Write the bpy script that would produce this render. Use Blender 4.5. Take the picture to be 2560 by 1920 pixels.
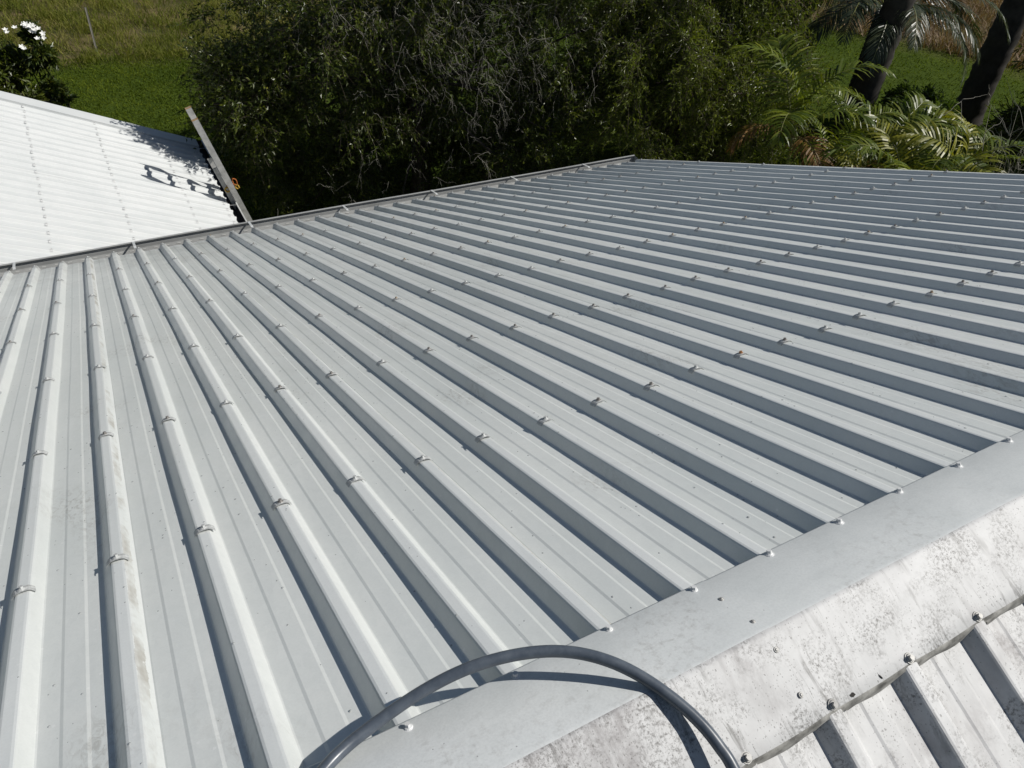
import bpy, bmesh, math, random
import numpy as np
from mathutils import Vector, Matrix

for o in list(bpy.data.objects): bpy.data.objects.remove(o)
scene = bpy.context.scene
COL = scene.collection
random.seed(7)
RNG = np.random.default_rng(11)
R = math.radians

# ------------------------------------------------------------------ camera
cam_d = bpy.data.cameras.new('camera'); cam = bpy.data.objects.new('camera', cam_d); COL.objects.link(cam)
cam_d.sensor_width = 36.0; cam_d.lens = 36.0 * 1936.9 / 2560.0
cam_d.clip_start = 0.05; cam_d.clip_end = 2000
_r = Vector((0.87441861, -0.4786145, 0.07950004)); _d = Vector((-0.26106784, -0.60227367, -0.75439381)); _f = Vector((0.40894459, 0.63890108, -0.65159015))
_m = Matrix((_r, -_d, -_f)).transposed().to_4x4(); _m.translation = Vector((-0.21141, -0.52747, 1.19438))
cam.matrix_world = _m
scene.camera = cam

# ------------------------------------------------------------------ light
SUN_EL, SUN_AZ = R(44.5), R(113)          # azimuth from +Y towards +X
world = bpy.data.worlds.new('World'); scene.world = world; world.use_nodes = True
nt = world.node_tree; bg = nt.nodes['Background']
sky = nt.nodes.new('ShaderNodeTexSky'); sky.sky_type = 'NISHITA'; sky.sun_disc = False
sky.sun_elevation = SUN_EL; sky.sun_rotation = SUN_AZ; sky.air_density = 1.0; sky.dust_density = 0.6; sky.ozone_density = 1.0
nt.links.new(sky.outputs[0], bg.inputs[0]); bg.inputs[1].default_value = 0.05
sun_dir = Vector((math.cos(SUN_EL) * math.sin(SUN_AZ), math.cos(SUN_EL) * math.cos(SUN_AZ), math.sin(SUN_EL)))
sd = bpy.data.lights.new('sun', 'SUN'); sd.energy = 5.0; sd.angle = R(0.53); sd.color = (1.0, 0.965, 0.905)
so = bpy.data.objects.new('sun', sd); COL.objects.link(so)
so.rotation_euler = sun_dir.to_track_quat('Z', 'Y').to_euler(); so.location = sun_dir * 60
vs = scene.view_settings
vs.view_transform = 'Standard'; vs.look = 'None'; vs.exposure = -0.10; vs.gamma = 1.0; vs.use_curve_mapping = False
scene.render.engine = 'CYCLES'
scene.cycles.max_bounces = 5; scene.cycles.diffuse_bounces = 3; scene.cycles.transparent_max_bounces = 4

# ------------------------------------------------------------------ helpers
def tag(o, label=None, cat=None, group=None, kind=None):
    if label: o['label'] = label
    if cat: o['category'] = cat
    if group: o['group'] = group
    if kind: o['kind'] = kind
    return o
def empty(name, loc, label=None, cat=None, group=None):
    o = bpy.data.objects.new(name, None); COL.objects.link(o); o.location = loc; o.empty_display_size = .2
    return tag(o, label, cat, group)
def mesh_np(name, V, F, smooth=False, attr=None):
    V = np.asarray(V, np.float32).reshape(-1, 3); F = np.asarray(F, np.int32)
    me = bpy.data.meshes.new(name); n, k = F.shape
    me.vertices.add(len(V)); me.vertices.foreach_set('co', V.ravel())
    me.loops.add(n * k); me.loops.foreach_set('vertex_index', F.ravel())
    me.polygons.add(n); me.polygons.foreach_set('loop_start', np.arange(0, n * k, k, dtype=np.int32))
    me.polygons.foreach_set('loop_total', np.full(n, k, np.int32))
    me.polygons.foreach_set('use_smooth', np.full(n, bool(smooth)))
    me.update(calc_edges=True); me.validate()
    if attr is not None:
        a = me.attributes.new('rnd', 'FLOAT', 'FACE'); a.data.foreach_set('value', np.asarray(attr, np.float32))
    return me
def mesh_py(name, V, F, smooth=False):
    me = bpy.data.meshes.new(name); me.from_pydata([tuple(v) for v in V], [], F); me.update()
    if smooth: me.polygons.foreach_set('use_smooth', np.full(len(F), True))
    return me
def mesh_bm(name, bm, smooth=False):
    me = bpy.data.meshes.new(name); bm.normal_update(); bm.to_mesh(me); bm.free()
    if smooth: me.polygons.foreach_set('use_smooth', np.full(len(me.polygons), True))
    return me
def put(name, me, mat, parent=None, world_coords=True, mw=None):
    """link a mesh as one object; a part of an Empty is shifted so that its own frame is the world frame"""
    o = bpy.data.objects.new(name, me); COL.objects.link(o)
    if mat is not None and len(me.materials) == 0: me.materials.append(mat)
    if parent is not None:
        o.parent = parent
        if parent.type == 'EMPTY' and world_coords: o.location = -parent.location
    if mw is not None:
        o.matrix_basis = (Matrix.Translation(o.location) @ mw)
    return o
def box_bm(bm, lo, hi, M=None):
    c = [Vector((x, y, z)) for z in (lo[2], hi[2]) for y in (lo[1], hi[1]) for x in (lo[0], hi[0])]
    if M is not None: c = [M @ p for p in c]
    v = [bm.verts.new(p) for p in c]
    for f in ((0, 2, 3, 1), (4, 5, 7, 6), (0, 1, 5, 4), (2, 6, 7, 3), (0, 4, 6, 2), (1, 3, 7, 5)): bm.faces.new([v[i] for i in f])
def tube_np(path, rad, n=8, cap=True):
    P = np.asarray(path, float); m = len(P); rad = np.broadcast_to(np.asarray(rad, float), (m,))
    T = np.gradient(P, axis=0); T /= np.linalg.norm(T, axis=1, keepdims=True) + 1e-12
    up = np.array([0, 0, 1.]) if abs(T[0][2]) < .9 else np.array([1., 0, 0])
    a = np.cross(T[0], up); a /= np.linalg.norm(a); V = []
    for i in range(m):
        a = a - T[i] * (a @ T[i]); a /= np.linalg.norm(a); b = np.cross(T[i], a)
        th = np.linspace(0, 2 * np.pi, n, endpoint=False)
        V.append(P[i] + rad[i] * (np.cos(th)[:, None] * a + np.sin(th)[:, None] * b))
    V = np.concatenate(V); F = []
    for i in range(m - 1):
        for j in range(n): F.append((i * n + j, i * n + (j + 1) % n, (i + 1) * n + (j + 1) % n, (i + 1) * n + j))
    if cap:
        F.append(tuple(range(n))[::-1]); F.append(tuple((m - 1) * n + j for j in range(n)))
    return V, F
def spline(P, n):
    P = np.asarray(P, float); t = np.arange(len(P)); out = []
    for x in np.linspace(0, len(P) - 1, n):
        i = min(int(x), len(P) - 2); u = x - i
        p0, p1, p2, p3 = P[max(i - 1, 0)], P[i], P[i + 1], P[min(i + 2, len(P) - 1)]
        out.append(.5 * ((2 * p1) + (-p0 + p2) * u + (2 * p0 - 5 * p1 + 4 * p2 - p3) * u * u + (-p0 + 3 * p1 - 3 * p2 + p3) * u ** 3))
    return np.array(out)

# ------------------------------------------------------------------ materials
class NB:
    def __init__(s, name):
        s.m = bpy.data.materials.new(name); s.m.use_nodes = True; s.t = s.m.node_tree
        s.b = s.t.nodes['Principled BSDF']; s.out = s.t.nodes['Material Output']
        s.tc = s.t.nodes.new('ShaderNodeTexCoord').outputs['Object']
    def n(s, typ, **kw):
        nd = s.t.nodes.new(typ)
        for a, v in kw.items(): setattr(nd, a, v)
        return nd
    def l(s, a, b): s.t.links.new(a, b)
    def mapping(s, scale, src=None, rot=(0, 0, 0)):
        m = s.n('ShaderNodeMapping'); m.inputs['Scale'].default_value = scale; m.inputs['Rotation'].default_value = rot
        s.l(src or s.tc, m.inputs[0]); return m.outputs[0]
    def noise(s, scale, detail=3, rough=.55, src=None, dist=0.):
        x = s.n('ShaderNodeTexNoise'); x.inputs['Scale'].default_value = scale; x.inputs['Detail'].default_value = detail
        x.inputs['Roughness'].default_value = rough; x.inputs['Distortion'].default_value = dist; s.l(src or s.tc, x.inputs['Vector']); return x.outputs[0]
    def voro(s, scale, src=None, feature='F1', out='Distance', rnd=1.0):
        x = s.n('ShaderNodeTexVoronoi', feature=feature); x.inputs['Scale'].default_value = scale; x.inputs['Randomness'].default_value = rnd
        s.l(src or s.tc, x.inputs['Vector']); return x.outputs[out]
    def ramp(s, src, stops, interp='LINEAR'):
        x = s.n('ShaderNodeValToRGB'); x.color_ramp.interpolation = interp; e = x.color_ramp.elements
        while len(e) < len(stops): e.new(.5)
        for i, (p, c) in enumerate(stops):
            e[i].position = p; e[i].color = (c, c, c, 1) if not hasattr(c, '__len__') else (*c, 1)
        s.l(src, x.inputs[0]); return x.outputs[0]
    def math(s, op, a, b=None):
        x = s.n('ShaderNodeMath', operation=op)
        for i, v in enumerate((a, b)):
            if v is None: continue
            if hasattr(v, 'is_linked') or hasattr(v, 'node'): s.l(v, x.inputs[i])
            else: x.inputs[i].default_value = v
        return x.outputs[0]
    def mix(s, fac, a, b, mode='MIX'):
        x = s.n('ShaderNodeMix', data_type='RGBA', blend_type=mode)
        for i, v in ((0, fac), (6, a), (7, b)):
            if hasattr(v, 'node'): s.l(v, x.inputs[i])
            elif i == 0: x.inputs[0].default_value = v
            else: x.inputs[i].default_value = (*v, 1)
        return x.outputs[2]
    def bump(s, h, strength=.2, dist=.002, prev=None):
        x = s.n('ShaderNodeBump'); x.inputs['Strength'].default_value = strength; x.inputs['Distance'].default_value = dist
        s.l(h, x.inputs['Height'])
        if prev is not None: s.l(prev, x.inputs['Normal'])
        return x.outputs[0]
    def done(s, col=None, rough=None, normal=None, metal=None, spec=None):
        for key, v in (('Base Color', col), ('Roughness', rough), ('Normal', normal), ('Metallic', metal), ('Specular IOR Level', spec)):
            if v is None: continue
            if hasattr(v, 'node'): s.l(v, s.b.inputs[key])
            elif key == 'Base Color': s.b.inputs[key].default_value = (*v, 1)
            else: s.b.inputs[key].default_value = v
        return s.m

def mat_simple(name, col, rough=.5, metal=0., spec=.5, var=.12, scale=9., bump=0.):
    b = NB(name); nz = b.noise(scale, 4)
    c = b.mix(b.ramp(nz, [(.3, 0.), (.7, 1.)]), [x * (1 - var) for x in col], [min(1, x * (1 + var)) for x in col])
    return b.done(c, rough, b.bump(b.noise(scale * 12, 3), bump, .002) if bump else None, metal, spec)

def mat_roof_grey():
    b = NB('grey_painted_steel')
    slope = b.mapping((1., .22, 1.))                          # long soft streaks down the sheets
    tone = b.mix(b.ramp(b.noise(2.4, 4, .6, slope), [(.35, 0.), (.7, 1.)]), (.655, .684, .670), (.730, .750, .732))
    tone = b.mix(b.ramp(b.noise(38, 4, .7), [(.45, 0.), (.8, .25)]), tone, (.60, .62, .61))
    # mottled spangle in the coating
    tone = b.mix(b.ramp(b.voro(85, b.mapping((1., .45, 1.)), out='Color'), [(.25, 0.), (.9, .22)]), tone, (.60, .63, .62))
    # brown film caught along the side laps
    sx0 = b.n('ShaderNodeSeparateXYZ'); b.l(b.tc, sx0.inputs[0])
    fr = b.math('ABSOLUTE', b.math('SUBTRACT', b.math('FRACT', b.math('ADD', b.math('MULTIPLY', b.math('SUBTRACT', sx0.outputs[0], .401), 1 / .762), 10.5)), .5))
    lap = b.math('MULTIPLY', b.math('LESS_THAN', b.math('ADD', fr, b.math('MULTIPLY', b.noise(60, 4, .7, b.mapping((1., .3, 1.))), .016)), .017), b.ramp(b.noise(9, 4, .7, b.mapping((1., .6, 1.))), [(.42, 0.), (.60, 1.)]))
    tone = b.mix(b.math('MULTIPLY', lap, .6), tone, (.30, .265, .21))
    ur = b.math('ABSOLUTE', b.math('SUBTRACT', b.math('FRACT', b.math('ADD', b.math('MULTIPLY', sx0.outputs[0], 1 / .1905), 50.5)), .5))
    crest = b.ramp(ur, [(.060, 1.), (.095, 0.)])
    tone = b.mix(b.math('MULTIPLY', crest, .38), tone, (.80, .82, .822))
    # pale film left where water dried in the pans
    flm = b.ramp(b.noise(7, 5, .65, b.mapping((1.4, .35, 1.))), [(.52, 0.), (.68, 1.)])
    tone = b.mix(b.math('MULTIPLY', flm, .16), tone, (.80, .80, .77))
    # scuffed grime patches
    pm = b.ramp(b.noise(2.1, 2, .5, b.mapping((1.3, .8, 1.3))), [(.60, 0.), (.72, 1.)])
    pf = b.ramp(b.noise(48, 6, .72, b.mapping((1.5, .5, 1.5)), .8), [(.47, 0.), (.64, 1.)])
    tone = b.mix(b.math('MULTIPLY', b.math('MULTIPLY', pm, pf), .45), tone, (.21, .185, .15))
    sepx = b.n('ShaderNodeSeparateXYZ'); b.l(b.tc, sepx.inputs[0])
    ge = b.ramp(b.math('MULTIPLY', b.math('ADD', sepx.outputs[1], b.math('MULTIPLY', b.noise(3.2, 3, .6), 1.6)), .1), [(.53, 0.), (.64, 1.)])
    gf = b.ramp(b.noise(11, 5, .7, b.mapping((1.6, .6, 1.))), [(.38, .15), (.68, 1.)])
    tone = b.mix(b.math('MULTIPLY', b.math('MULTIPLY', ge, gf), .62), tone, (.36, .365, .35))
    tone = b.mix(b.ramp(b.noise(210, 3, .6), [(.35, .10), (.6, 0.)]), tone, (.46, .48, .47))
    # dried pale splash marks
    v = b.voro(42, b.mapping((1., .8, 1.))); vc = b.voro(42, b.mapping((1., .8, 1.)), out='Color')
    on = b.math('GREATER_THAN', b.math('MULTIPLY', b.noise(1.1, 2), vc), .37)
    dot = b.math('MULTIPLY', b.math('LESS_THAN', b.math('ADD', v, b.math('MULTIPLY', b.noise(160, 2), .14)), .19), on)
    tone = b.mix(b.math('MULTIPLY', dot, .55), tone, (.80, .81, .80))
    # tiny dark specks
    v2 = b.voro(95); v2c = b.voro(95, out='Color')
    sp = b.math('MULTIPLY', b.math('LESS_THAN', v2, .12), b.math('GREATER_THAN', v2c, .95))
    tone = b.mix(b.math('MULTIPLY', sp, .5), tone, (.12, .12, .12))
    nm = b.bump(b.noise(5.5, 2, .5), .16, .007)
    nm = b.bump(b.noise(320, 2), .06, .001, nm)
    ro = b.ramp(b.noise(14, 3), [(.3, .34), (.75, .46)])
    return b.done(tone, ro, nm, .18, .5)

def mat_ridge_front():
    b = NB('grey_ridge_paint')
    tone = b.mix(b.ramp(b.noise(7, 5, .65), [(.35, 0.), (.7, 1.)]), (.590, .615, .615), (.66, .68, .678))
    v2 = b.voro(130); v2c = b.voro(130, out='Color')
    sp = b.math('MULTIPLY', b.math('LESS_THAN', v2, .16), b.math('GREATER_THAN', b.math('MULTIPLY', v2c, b.ramp(b.noise(5, 3), [(.35, .6), (.65, 1.05)])), .86))
    tone = b.mix(b.math('MULTIPLY', sp, .6), tone, (.10, .10, .10))
    tone = b.mix(b.ramp(b.noise(230, 3, .6), [(.35, .16), (.6, 0.)]), tone, (.33, .35, .35))
    tone = b.mix(b.ramp(b.noise(16, 5, .7, b.mapping((.5, 1.6, 1.6))), [(.50, 0.), (.72, .22)]), tone, (.42, .44, .44))
    pf = b.math('MULTIPLY', b.ramp(b.noise(3.3, 3), [(.50, 0.), (.66, 1.)]), b.ramp(b.noise(60, 5, .75), [(.5, 0.), (.7, 1.)]))
    tone = b.mix(b.math('MULTIPLY', pf, .35), tone, (.2, .18, .16))
    nm = b.bump(b.noise(6, 2), .14, .008); nm = b.bump(b.noise(260, 2), .05, .001, nm)
    return b.done(tone, b.ramp(b.noise(12, 3), [(.3, .40), (.7, .55)]), nm, 0., .5)

def mat_dirty_white():
    b = NB('mildewed_white_steel')
    base = b.mix(b.ramp(b.noise(9, 5, .7), [(.35, 0.), (.7, 1.)]), (.50, .502, .50), (.61, .612, .61))
    # grime washed down the slope in streaks
    st = b.ramp(b.noise(52, 5, .72, b.mapping((1., .14, .14)), .8), [(.52, 0.), (.64, 1.)])
    pm = b.ramp(b.noise(6.2, 3, .55), [(.46, 0.03), (.60, 1.)])
    base = b.mix(b.math('MULTIPLY', b.math('MULTIPLY', st, pm), .8), base, (.16, .157, .152))
    gr = b.math('MULTIPLY', b.ramp(b.noise(150, 5, .8), [(.47, 0.), (.62, 1.)]), b.ramp(b.noise(8.5, 4, .6), [(.47, 0.), (.60, 1.)]))
    base = b.mix(b.math('MULTIPLY', gr, .88), base, (.13, .125, .12))
    # broad dusky bruises
    br = b.math('MULTIPLY', b.ramp(b.noise(5.2, 2, .5, b.mapping((1., .7, .7))), [(.55, 0.), (.68, 1.)]), b.ramp(b.noise(34, 5, .72, b.mapping((1., .4, .4))), [(.36, 0.), (.62, 1.)]))
    base = b.mix(b.math('MULTIPLY', br, .72), base, (.24, .225, .225))
    # mildew spots of three sizes
    for sc, thr, keep, f in ((60, .17, .78, .55), (140, .22, .68, .6), (300, .26, .56, .55)):
        v = b.voro(sc, b.mapping((1., .75, .75))); vc = b.voro(sc, b.mapping((1., .75, .75)), out='Color')
        clus = b.ramp(b.noise(6.5, 3), [(.35, .62), (.68, 1.15)])
        s_ = b.math('MULTIPLY', b.math('LESS_THAN', b.math('ADD', v, b.math('MULTIPLY', b.math('SUBTRACT', b.noise(420, 2), .5), .35)), thr), b.math('GREATER_THAN', b.math('MULTIPLY', vc, clus), keep))
        base = b.mix(b.math('MULTIPLY', s_, f), base, (.12, .115, .11))
    nm = b.bump(b.noise(7, 2), .16, .008); nm = b.bump(b.noise(220, 3), .12, .001, nm)
    return b.done(base, .55, nm, 0., .4)

def mat_white_roof():
    b = NB('white_steel')
    c = b.mix(b.ramp(b.noise(3, 4), [(.3, 0.), (.7, 1.)]), (.535, .555, .555), (.585, .60, .597))
    return b.done(c, .45, b.bump(b.noise(5, 2), .08, .006), 0., .5)

def mat_leaf(name, stops, rough=.42, trans=.25, spec=.5):
    b = NB(name)
    at = b.n('ShaderNodeAttribute', attribute_name='rnd')
    c = b.ramp(at.outputs['Fac'], stops)
    b.done(c, rough, None, 0., spec)
    tr = b.n('ShaderNodeBsdfTranslucent'); b.l(b.mix(1., c, (1.25, 1.3, .55), 'MULTIPLY'), tr.inputs[0])
    mx = b.n('ShaderNodeMixShader'); mx.inputs[0].default_value = trans
    b.l(b.b.outputs[0], mx.inputs[1]); b.l(tr.outputs[0], mx.inputs[2]); b.l(mx.outputs[0], b.out.inputs[0])
    return b.m

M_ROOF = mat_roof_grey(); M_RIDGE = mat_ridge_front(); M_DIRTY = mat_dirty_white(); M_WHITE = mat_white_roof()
M_LIP = mat_simple('grimy_lip', (.24, .235, .22), .7, 0., .3, .6, 40, .2)
M_SCREW = mat_simple('screw_zinc', (.43, .44, .435), .5, .0, .5, .3, 90)
M_SCREWH = mat_simple('screw_head_dark', (.20, .19, .18), .5, .2, .5, .4, 120)
M_SCREWB = mat_simple('screw_head_brown', (.27, .21, .15), .6, .1, .4, .4, 120)
M_SCREWD = mat_simple('screw_dull', (.36, .355, .34), .5, .15, .5, .25, 200)
M_SCREWW = mat_simple('screw_white', (.62, .63, .63), .45)
M_RUST = mat_simple('screw_rust', (.32, .16, .07), .7, 0., .3, .4, 300)
M_GUT = mat_simple('gutter_grey', (.30, .305, .30), .45, .0, .5, .15, 6, .1)
M_STRAP = mat_simple('strap_galvanised', (.62, .63, .62), .35, .3)
M_ALU = mat_simple('ladder_aluminium', (.46, .455, .44), .5, .2, .5, .22, 14, .1)
M_ALUIN = mat_simple('ladder_inside', (.22, .22, .23), .5, .5)
M_WALL = mat_simple('wall_render', (.42, .40, .36), .8, 0., .3, .1, 5, .3)
M_HOSE = None

# ------------------------------------------------------------------ the roof frames
TH = R(22.5); CT, ST = math.cos(TH), math.sin(TH)
PITCH = .1905; VC = -.158; ZR, ZP = -.008, -.037
def PW(u, v, z): return (u, v * CT + z * ST, -v * ST + z * CT)                      # front slope
def RW(u, w, z): return (u, VC * CT - w * CT - z * ST, -VC * ST - w * ST + z * CT)  # rear slope
M_FRONT = Matrix(((1, 0, 0, 0), (0, CT, ST, 0), (0, -ST, CT, 0), (0, 0, 0, 1)))
M_REAR = Matrix(((-1, 0, 0, 0), (0, -CT, -ST, VC * CT), (0, -ST, CT, -VC * ST), (0, 0, 0, 1)))
TW = R(23.2)
WO = Vector((-.73, 11.71, -3.36))
M_WROOF = Matrix(((0, math.cos(TW), math.sin(TW), WO.x), (-1, 0, 0, WO.y), (0, -math.sin(TW), math.cos(TW), WO.z + .006), (0, 0, 0, 1)))

def ground_z(x, y):
    x = np.asarray(x, float); y = np.asarray(y, float)
    s = np.clip((x - 4) / 12, 0, 1); s = s * s * (3 - 2 * s)
    r = -6.5 + 1.95 * s + np.clip(x - 16, 0, 40) * .05
    t = np.clip((y - 24) / 30, 0, 1); r = r + t * 1.6
    return r + .05 * np.sin(x * .7 + 1) * np.sin(y * .6)

# ------------------------------------------------------------------ ground
def build_ground():
    xs = np.concatenate([[-600, -200, -80, -40], np.arange(-24, 60, 1.0), [80, 140, 300, 700]])
    ys = np.concatenate([[-500, -150, -60], np.arange(-30, 62, 1.0), [80, 140, 300, 800]])
    X, Y = np.meshgrid(xs, ys); Z = ground_z(X, Y)
    V = np.stack([X, Y, Z], -1).reshape(-1, 3); nx = len(xs); F = []
    for j in range(len(ys) - 1):
        for i in range(nx - 1): F.append((j * nx + i, j * nx + i + 1, (j + 1) * nx + i + 1, (j + 1) * nx + i))
    b = NB('ground_soil_grass')
    g1 = b.mix(b.ramp(b.noise(1.3, 5, .65), [(.35, 0.), (.68, 1.)]), (.030, .050, .008), (.055, .080, .013))
    g1 = b.mix(b.ramp(b.noise(22, 4, .7), [(.4, 0.), (.7, .6)]), g1, (.075, .105, .018))
    rg = b.mix(b.ramp(b.noise(.8, 5, .7), [(.38, 0.), (.62, 1.)]), (.055, .060, .022), (.15, .115, .06))
    sep = b.n('ShaderNodeSeparateXYZ'); b.l(b.tc, sep.inputs[0])
    edge = b.math('ADD', sep.outputs[1], b.math('MULTIPLY', b.noise(.7, 3), 1.2))
    far = b.ramp(b.math('MULTIPLY', edge, .025), [(.562, 0.), (.59, 1.)])
    dg = b.math('ADD', b.math('MULTIPLY', sep.outputs[0], .85), b.math('MULTIPLY', sep.outputs[1], .5))
    rt = b.math('MULTIPLY', b.ramp(b.math('MULTIPLY', b.math('ADD', dg, b.math('MULTIPLY', b.noise(.7, 3), 1.5)), .025), [(.56, 0.), (.60, 1.)]), b.math('GREATER_THAN', sep.outputs[0], 13.))
    c = b.mix(b.math('MAXIMUM', far, rt), g1, rg)
    b.done(c, 1., b.bump(b.noise(16, 5, .7), .6, .05), 0., .03)
    o = put('ground', mesh_np('ground', V, F, True), b.m); tag(o, 'mown green lawn rising gently to rough grass', 'ground', kind='structure')
build_ground()

# ------------------------------------------------------------------ ribbed steel sheets
HB, HT = .0355, .0135       # half widths of a rib at its foot and at its top
def rib_profile(i0, n, left_under=True, last_over=True, first_flank=True):
    """(u, z, is_pan) across n pans starting at rib i0"""
    P = []
    for i in range(n + 1):
        c = (i0 + i) * PITCH; under = (i == 0 and left_under); dz = -.0018 if under else 0.
        L = [(-HB - .002, ZP), (-HB + .001, ZP + .0012), (-HT - .0035, ZR - .0040), (-HT - .0005, ZR - .0012), (-HT + .004, ZR), (HT - .005, ZR), (HT - .0005, ZR - .0008), (HT + .0018, ZR - .0026), (HT + .0040, ZR - .0054)]
        Rr = [(HB - .001, ZP + .0012), (HB + .002, ZP)]
        pts = L + Rr
        if i == 0: pts = pts if first_flank else pts[6:]
        if i == n: pts = L[:] + ([(HT + .0095, ZR - .0120)] if last_over else Rr)
        for du, z in pts: P.append((c + du, z + dz if z > ZP + .0005 else z + (dz if du < 0 else 0)))
        if i < n:      # shallow raised band in the middle of the pan
            m = c + PITCH / 2
            for du, z in ((-.0245, ZP), (-.0185, ZP + .0016), (.0185, ZP + .0016), (.0245, ZP)): P.append((m + du, z))
    return P
def sheet_mesh(name, i0, n, v0, v1, M, eave=True, step=.25, **kw):
    P = rib_profile(i0, n, **kw); vs_ = list(np.arange(v0, v1 - .16, step))
    vs_ += [v1 - .14, v1 - .09, v1 - .06, v1 - .04, v1 - .02, v1] if eave else [v1]
    V = []; nP = len(P)
    for v in vs_:
        for (u, z) in P:
            zz = z
            if eave and v > v1 - .1:
                t = (v - (v1 - .1)) / .1
                k = (ZR - z) / (ZR - ZP)
                zz = z - .020 * t * t * max(0., k) - .004 * t * t
            zz += .0008 * math.sin(v * 2.1 + u * 9 + i0) + .0005 * math.sin(v * 5.3 - u * 31 + i0 * 2.3)
            V.append(M @ Vector((u + .0013 * math.sin(v * 1.5 + i0 * 1.7) + .0006 * math.sin(v * 4.3 + u * 8), v, zz)))
    F = []
    for j in range(len(vs_) - 1):
        for i in range(nP - 1): F.append((j * nP + i, j * nP + i + 1, (j + 1) * nP + i + 1, (j + 1) * nP + i))
    me = mesh_py(name, V, F)
    return me

# fasteners ----------------------------------------------------------
def cyl_bm(bm, r0, r1, z0, z1, n, cx=0, cy=0, rot=0.):
    a = [2 * math.pi * k / n + rot for k in range(n)]
    lo = [bm.verts.new((cx + r0 * math.cos(t), cy + r0 * math.sin(t), z0)) for t in a]
    hi = [bm.verts.new((cx + r1 * math.cos(t), cy + r1 * math.sin(t), z1)) for t in a]
    for k in range(n): bm.faces.new((lo[k], lo[(k + 1) % n], hi[(k + 1) % n], hi[k]))
    bm.faces.new(hi); bm.faces.new(lo[::-1])
def saddle_screw_mesh():
    bm = bmesh.new()
    prof = [(-.0240, -.0080), (-.0185, -.0020), (-.0135, .0012), (-.006, .0028), (.006, .0028), (.0135, .0012), (.0185, -.0020), (.0240, -.0080)]
    h = .0125
    rows = []
    for z in (0., -.0013):
        for y in (-h, h): rows.append([bm.verts.new((u, y + (.001 if z else 0) * (1 if y < 0 else -1), ZR + .0022 + q + z)) for u, q in prof])
    a, b, c, d = rows
    for i in range(len(prof) - 1):
        bm.faces.new((a[i], a[i + 1], b[i + 1], b[i])); bm.faces.new((c[i + 1], c[i], d[i], d[i + 1]))
        bm.faces.new((a[i + 1], a[i], c[i], c[i + 1])); bm.faces.new((b[i], b[i + 1], d[i + 1], d[i]))
    bm.faces.new((a[0], b[0], d[0], c[0])); bm.faces.new((b[-1], a[-1], c[-1], d[-1]))
    z = ZR + .0042
    cyl_bm(bm, .0098, .0090, z, z + .0018, 12); cyl_bm(bm, .0078, .0066, z + .0018, z + .0034, 12); cyl_bm(bm, .0050, .0048, z + .0034, z + .0088, 6, rot=.4)
    return mesh_bm('saddle_screw', bm)
def plain_screw_mesh(name='cap_screw', z=-.0048):
    bm = bmesh.new()
    cyl_bm(bm, .0100, .0092, z, z + .0016, 14); cyl_bm(bm, .0080, .0062, z + .0016, z + .0036, 14); cyl_bm(bm, .0051, .0049, z + .0036, z + .0092, 6, rot=.3)
    bm2 = bm
    return mesh_bm(name, bm2)
def rivet_mesh():
    bm = bmesh.new(); cyl_bm(bm, .0052, .0042, 0, .0012, 10); cyl_bm(bm, .0034, .0016, .0012, .0026, 8); return mesh_bm('rivet', bm)
ME_SADDLE = saddle_screw_mesh(); ME_SADDLE.materials.append(M_SCREW)
ME_RUSTY = ME_SADDLE.copy(); ME_RUSTY.materials.append(M_RUST)
ME_DARKH = ME_SADDLE.copy(); ME_DARKH.materials.append(M_SCREWH)
ME_BROWNH = ME_SADDLE.copy(); ME_BROWNH.materials.append(M_SCREWB)
for m_ in (ME_RUSTY, ME_DARKH, ME_BROWNH):
    for p_ in m_.polygons:
        if p_.center.z > ZR + .0060: p_.material_index = 1
ME_CAPS = plain_screw_mesh(); ME_CAPS.materials.append(M_SCREWW)
ME_CAPD = plain_screw_mesh('cap_screw_dull'); ME_CAPD.materials.append(M_SCREWD)
ME_WSC = ME_SADDLE.copy(); ME_WSC.materials.clear(); ME_WSC.materials.append(mat_simple('screw_white_roof', (.50, .51, .51), .5))
ME_WSC.transform(Matrix.Translation((0, 0, ZR)) @ Matrix.Scale(1.1, 4) @ Matrix.Translation((0, 0, -ZR)))
ME_RIV = rivet_mesh(); ME_RIV.materials.append(M_SCREWD)

# ------------------------------------------------------------------ the house
house = empty('house', (1.2, 1.0, -5.9), 'house under the grey ribbed metal roof that fills the foreground', 'house')
EAVE_V = 6.262
ROWS = [.874 * k for k in range(1, 7)] + [6.165]
I_FIRST, I_LAST = -14, 27
def screw_at(M, u, v, me, parent, name='screw', tilt=.05):
    Mx = M @ Matrix.Translation((u, v, 0)) @ Matrix.Rotation(random.uniform(-.12, .12), 4, 'Z') @ Matrix.Rotation(random.uniform(-tilt, tilt), 4, 'X')
    return put(name, me, None, parent, mw=Mx)
i0 = I_FIRST
while i0 < I_LAST:
    n = min(4, I_LAST - i0)
    me = sheet_mesh('roof_sheet', i0, n, -.06, EAVE_V, M_FRONT, last_over=(i0 + n < I_LAST))
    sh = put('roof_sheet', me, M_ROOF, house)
    for i in range(i0 + 1 if i0 > I_FIRST else i0, i0 + n + 1):
        if i < -7: continue
        for r, v in enumerate(ROWS):
            rusty = (i == 8 and r == 0)
            screw_at(M_FRONT, i * PITCH + random.uniform(-.002, .002), v + random.uniform(-.012, .012), ME_RUSTY if rusty else random.choice((ME_SADDLE, ME_SADDLE, ME_DARKH, ME_DARKH, ME_BROWNH) if i > 1 else (ME_SADDLE, ME_SADDLE, ME_DARKH)), sh)
    i0 += n
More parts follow.
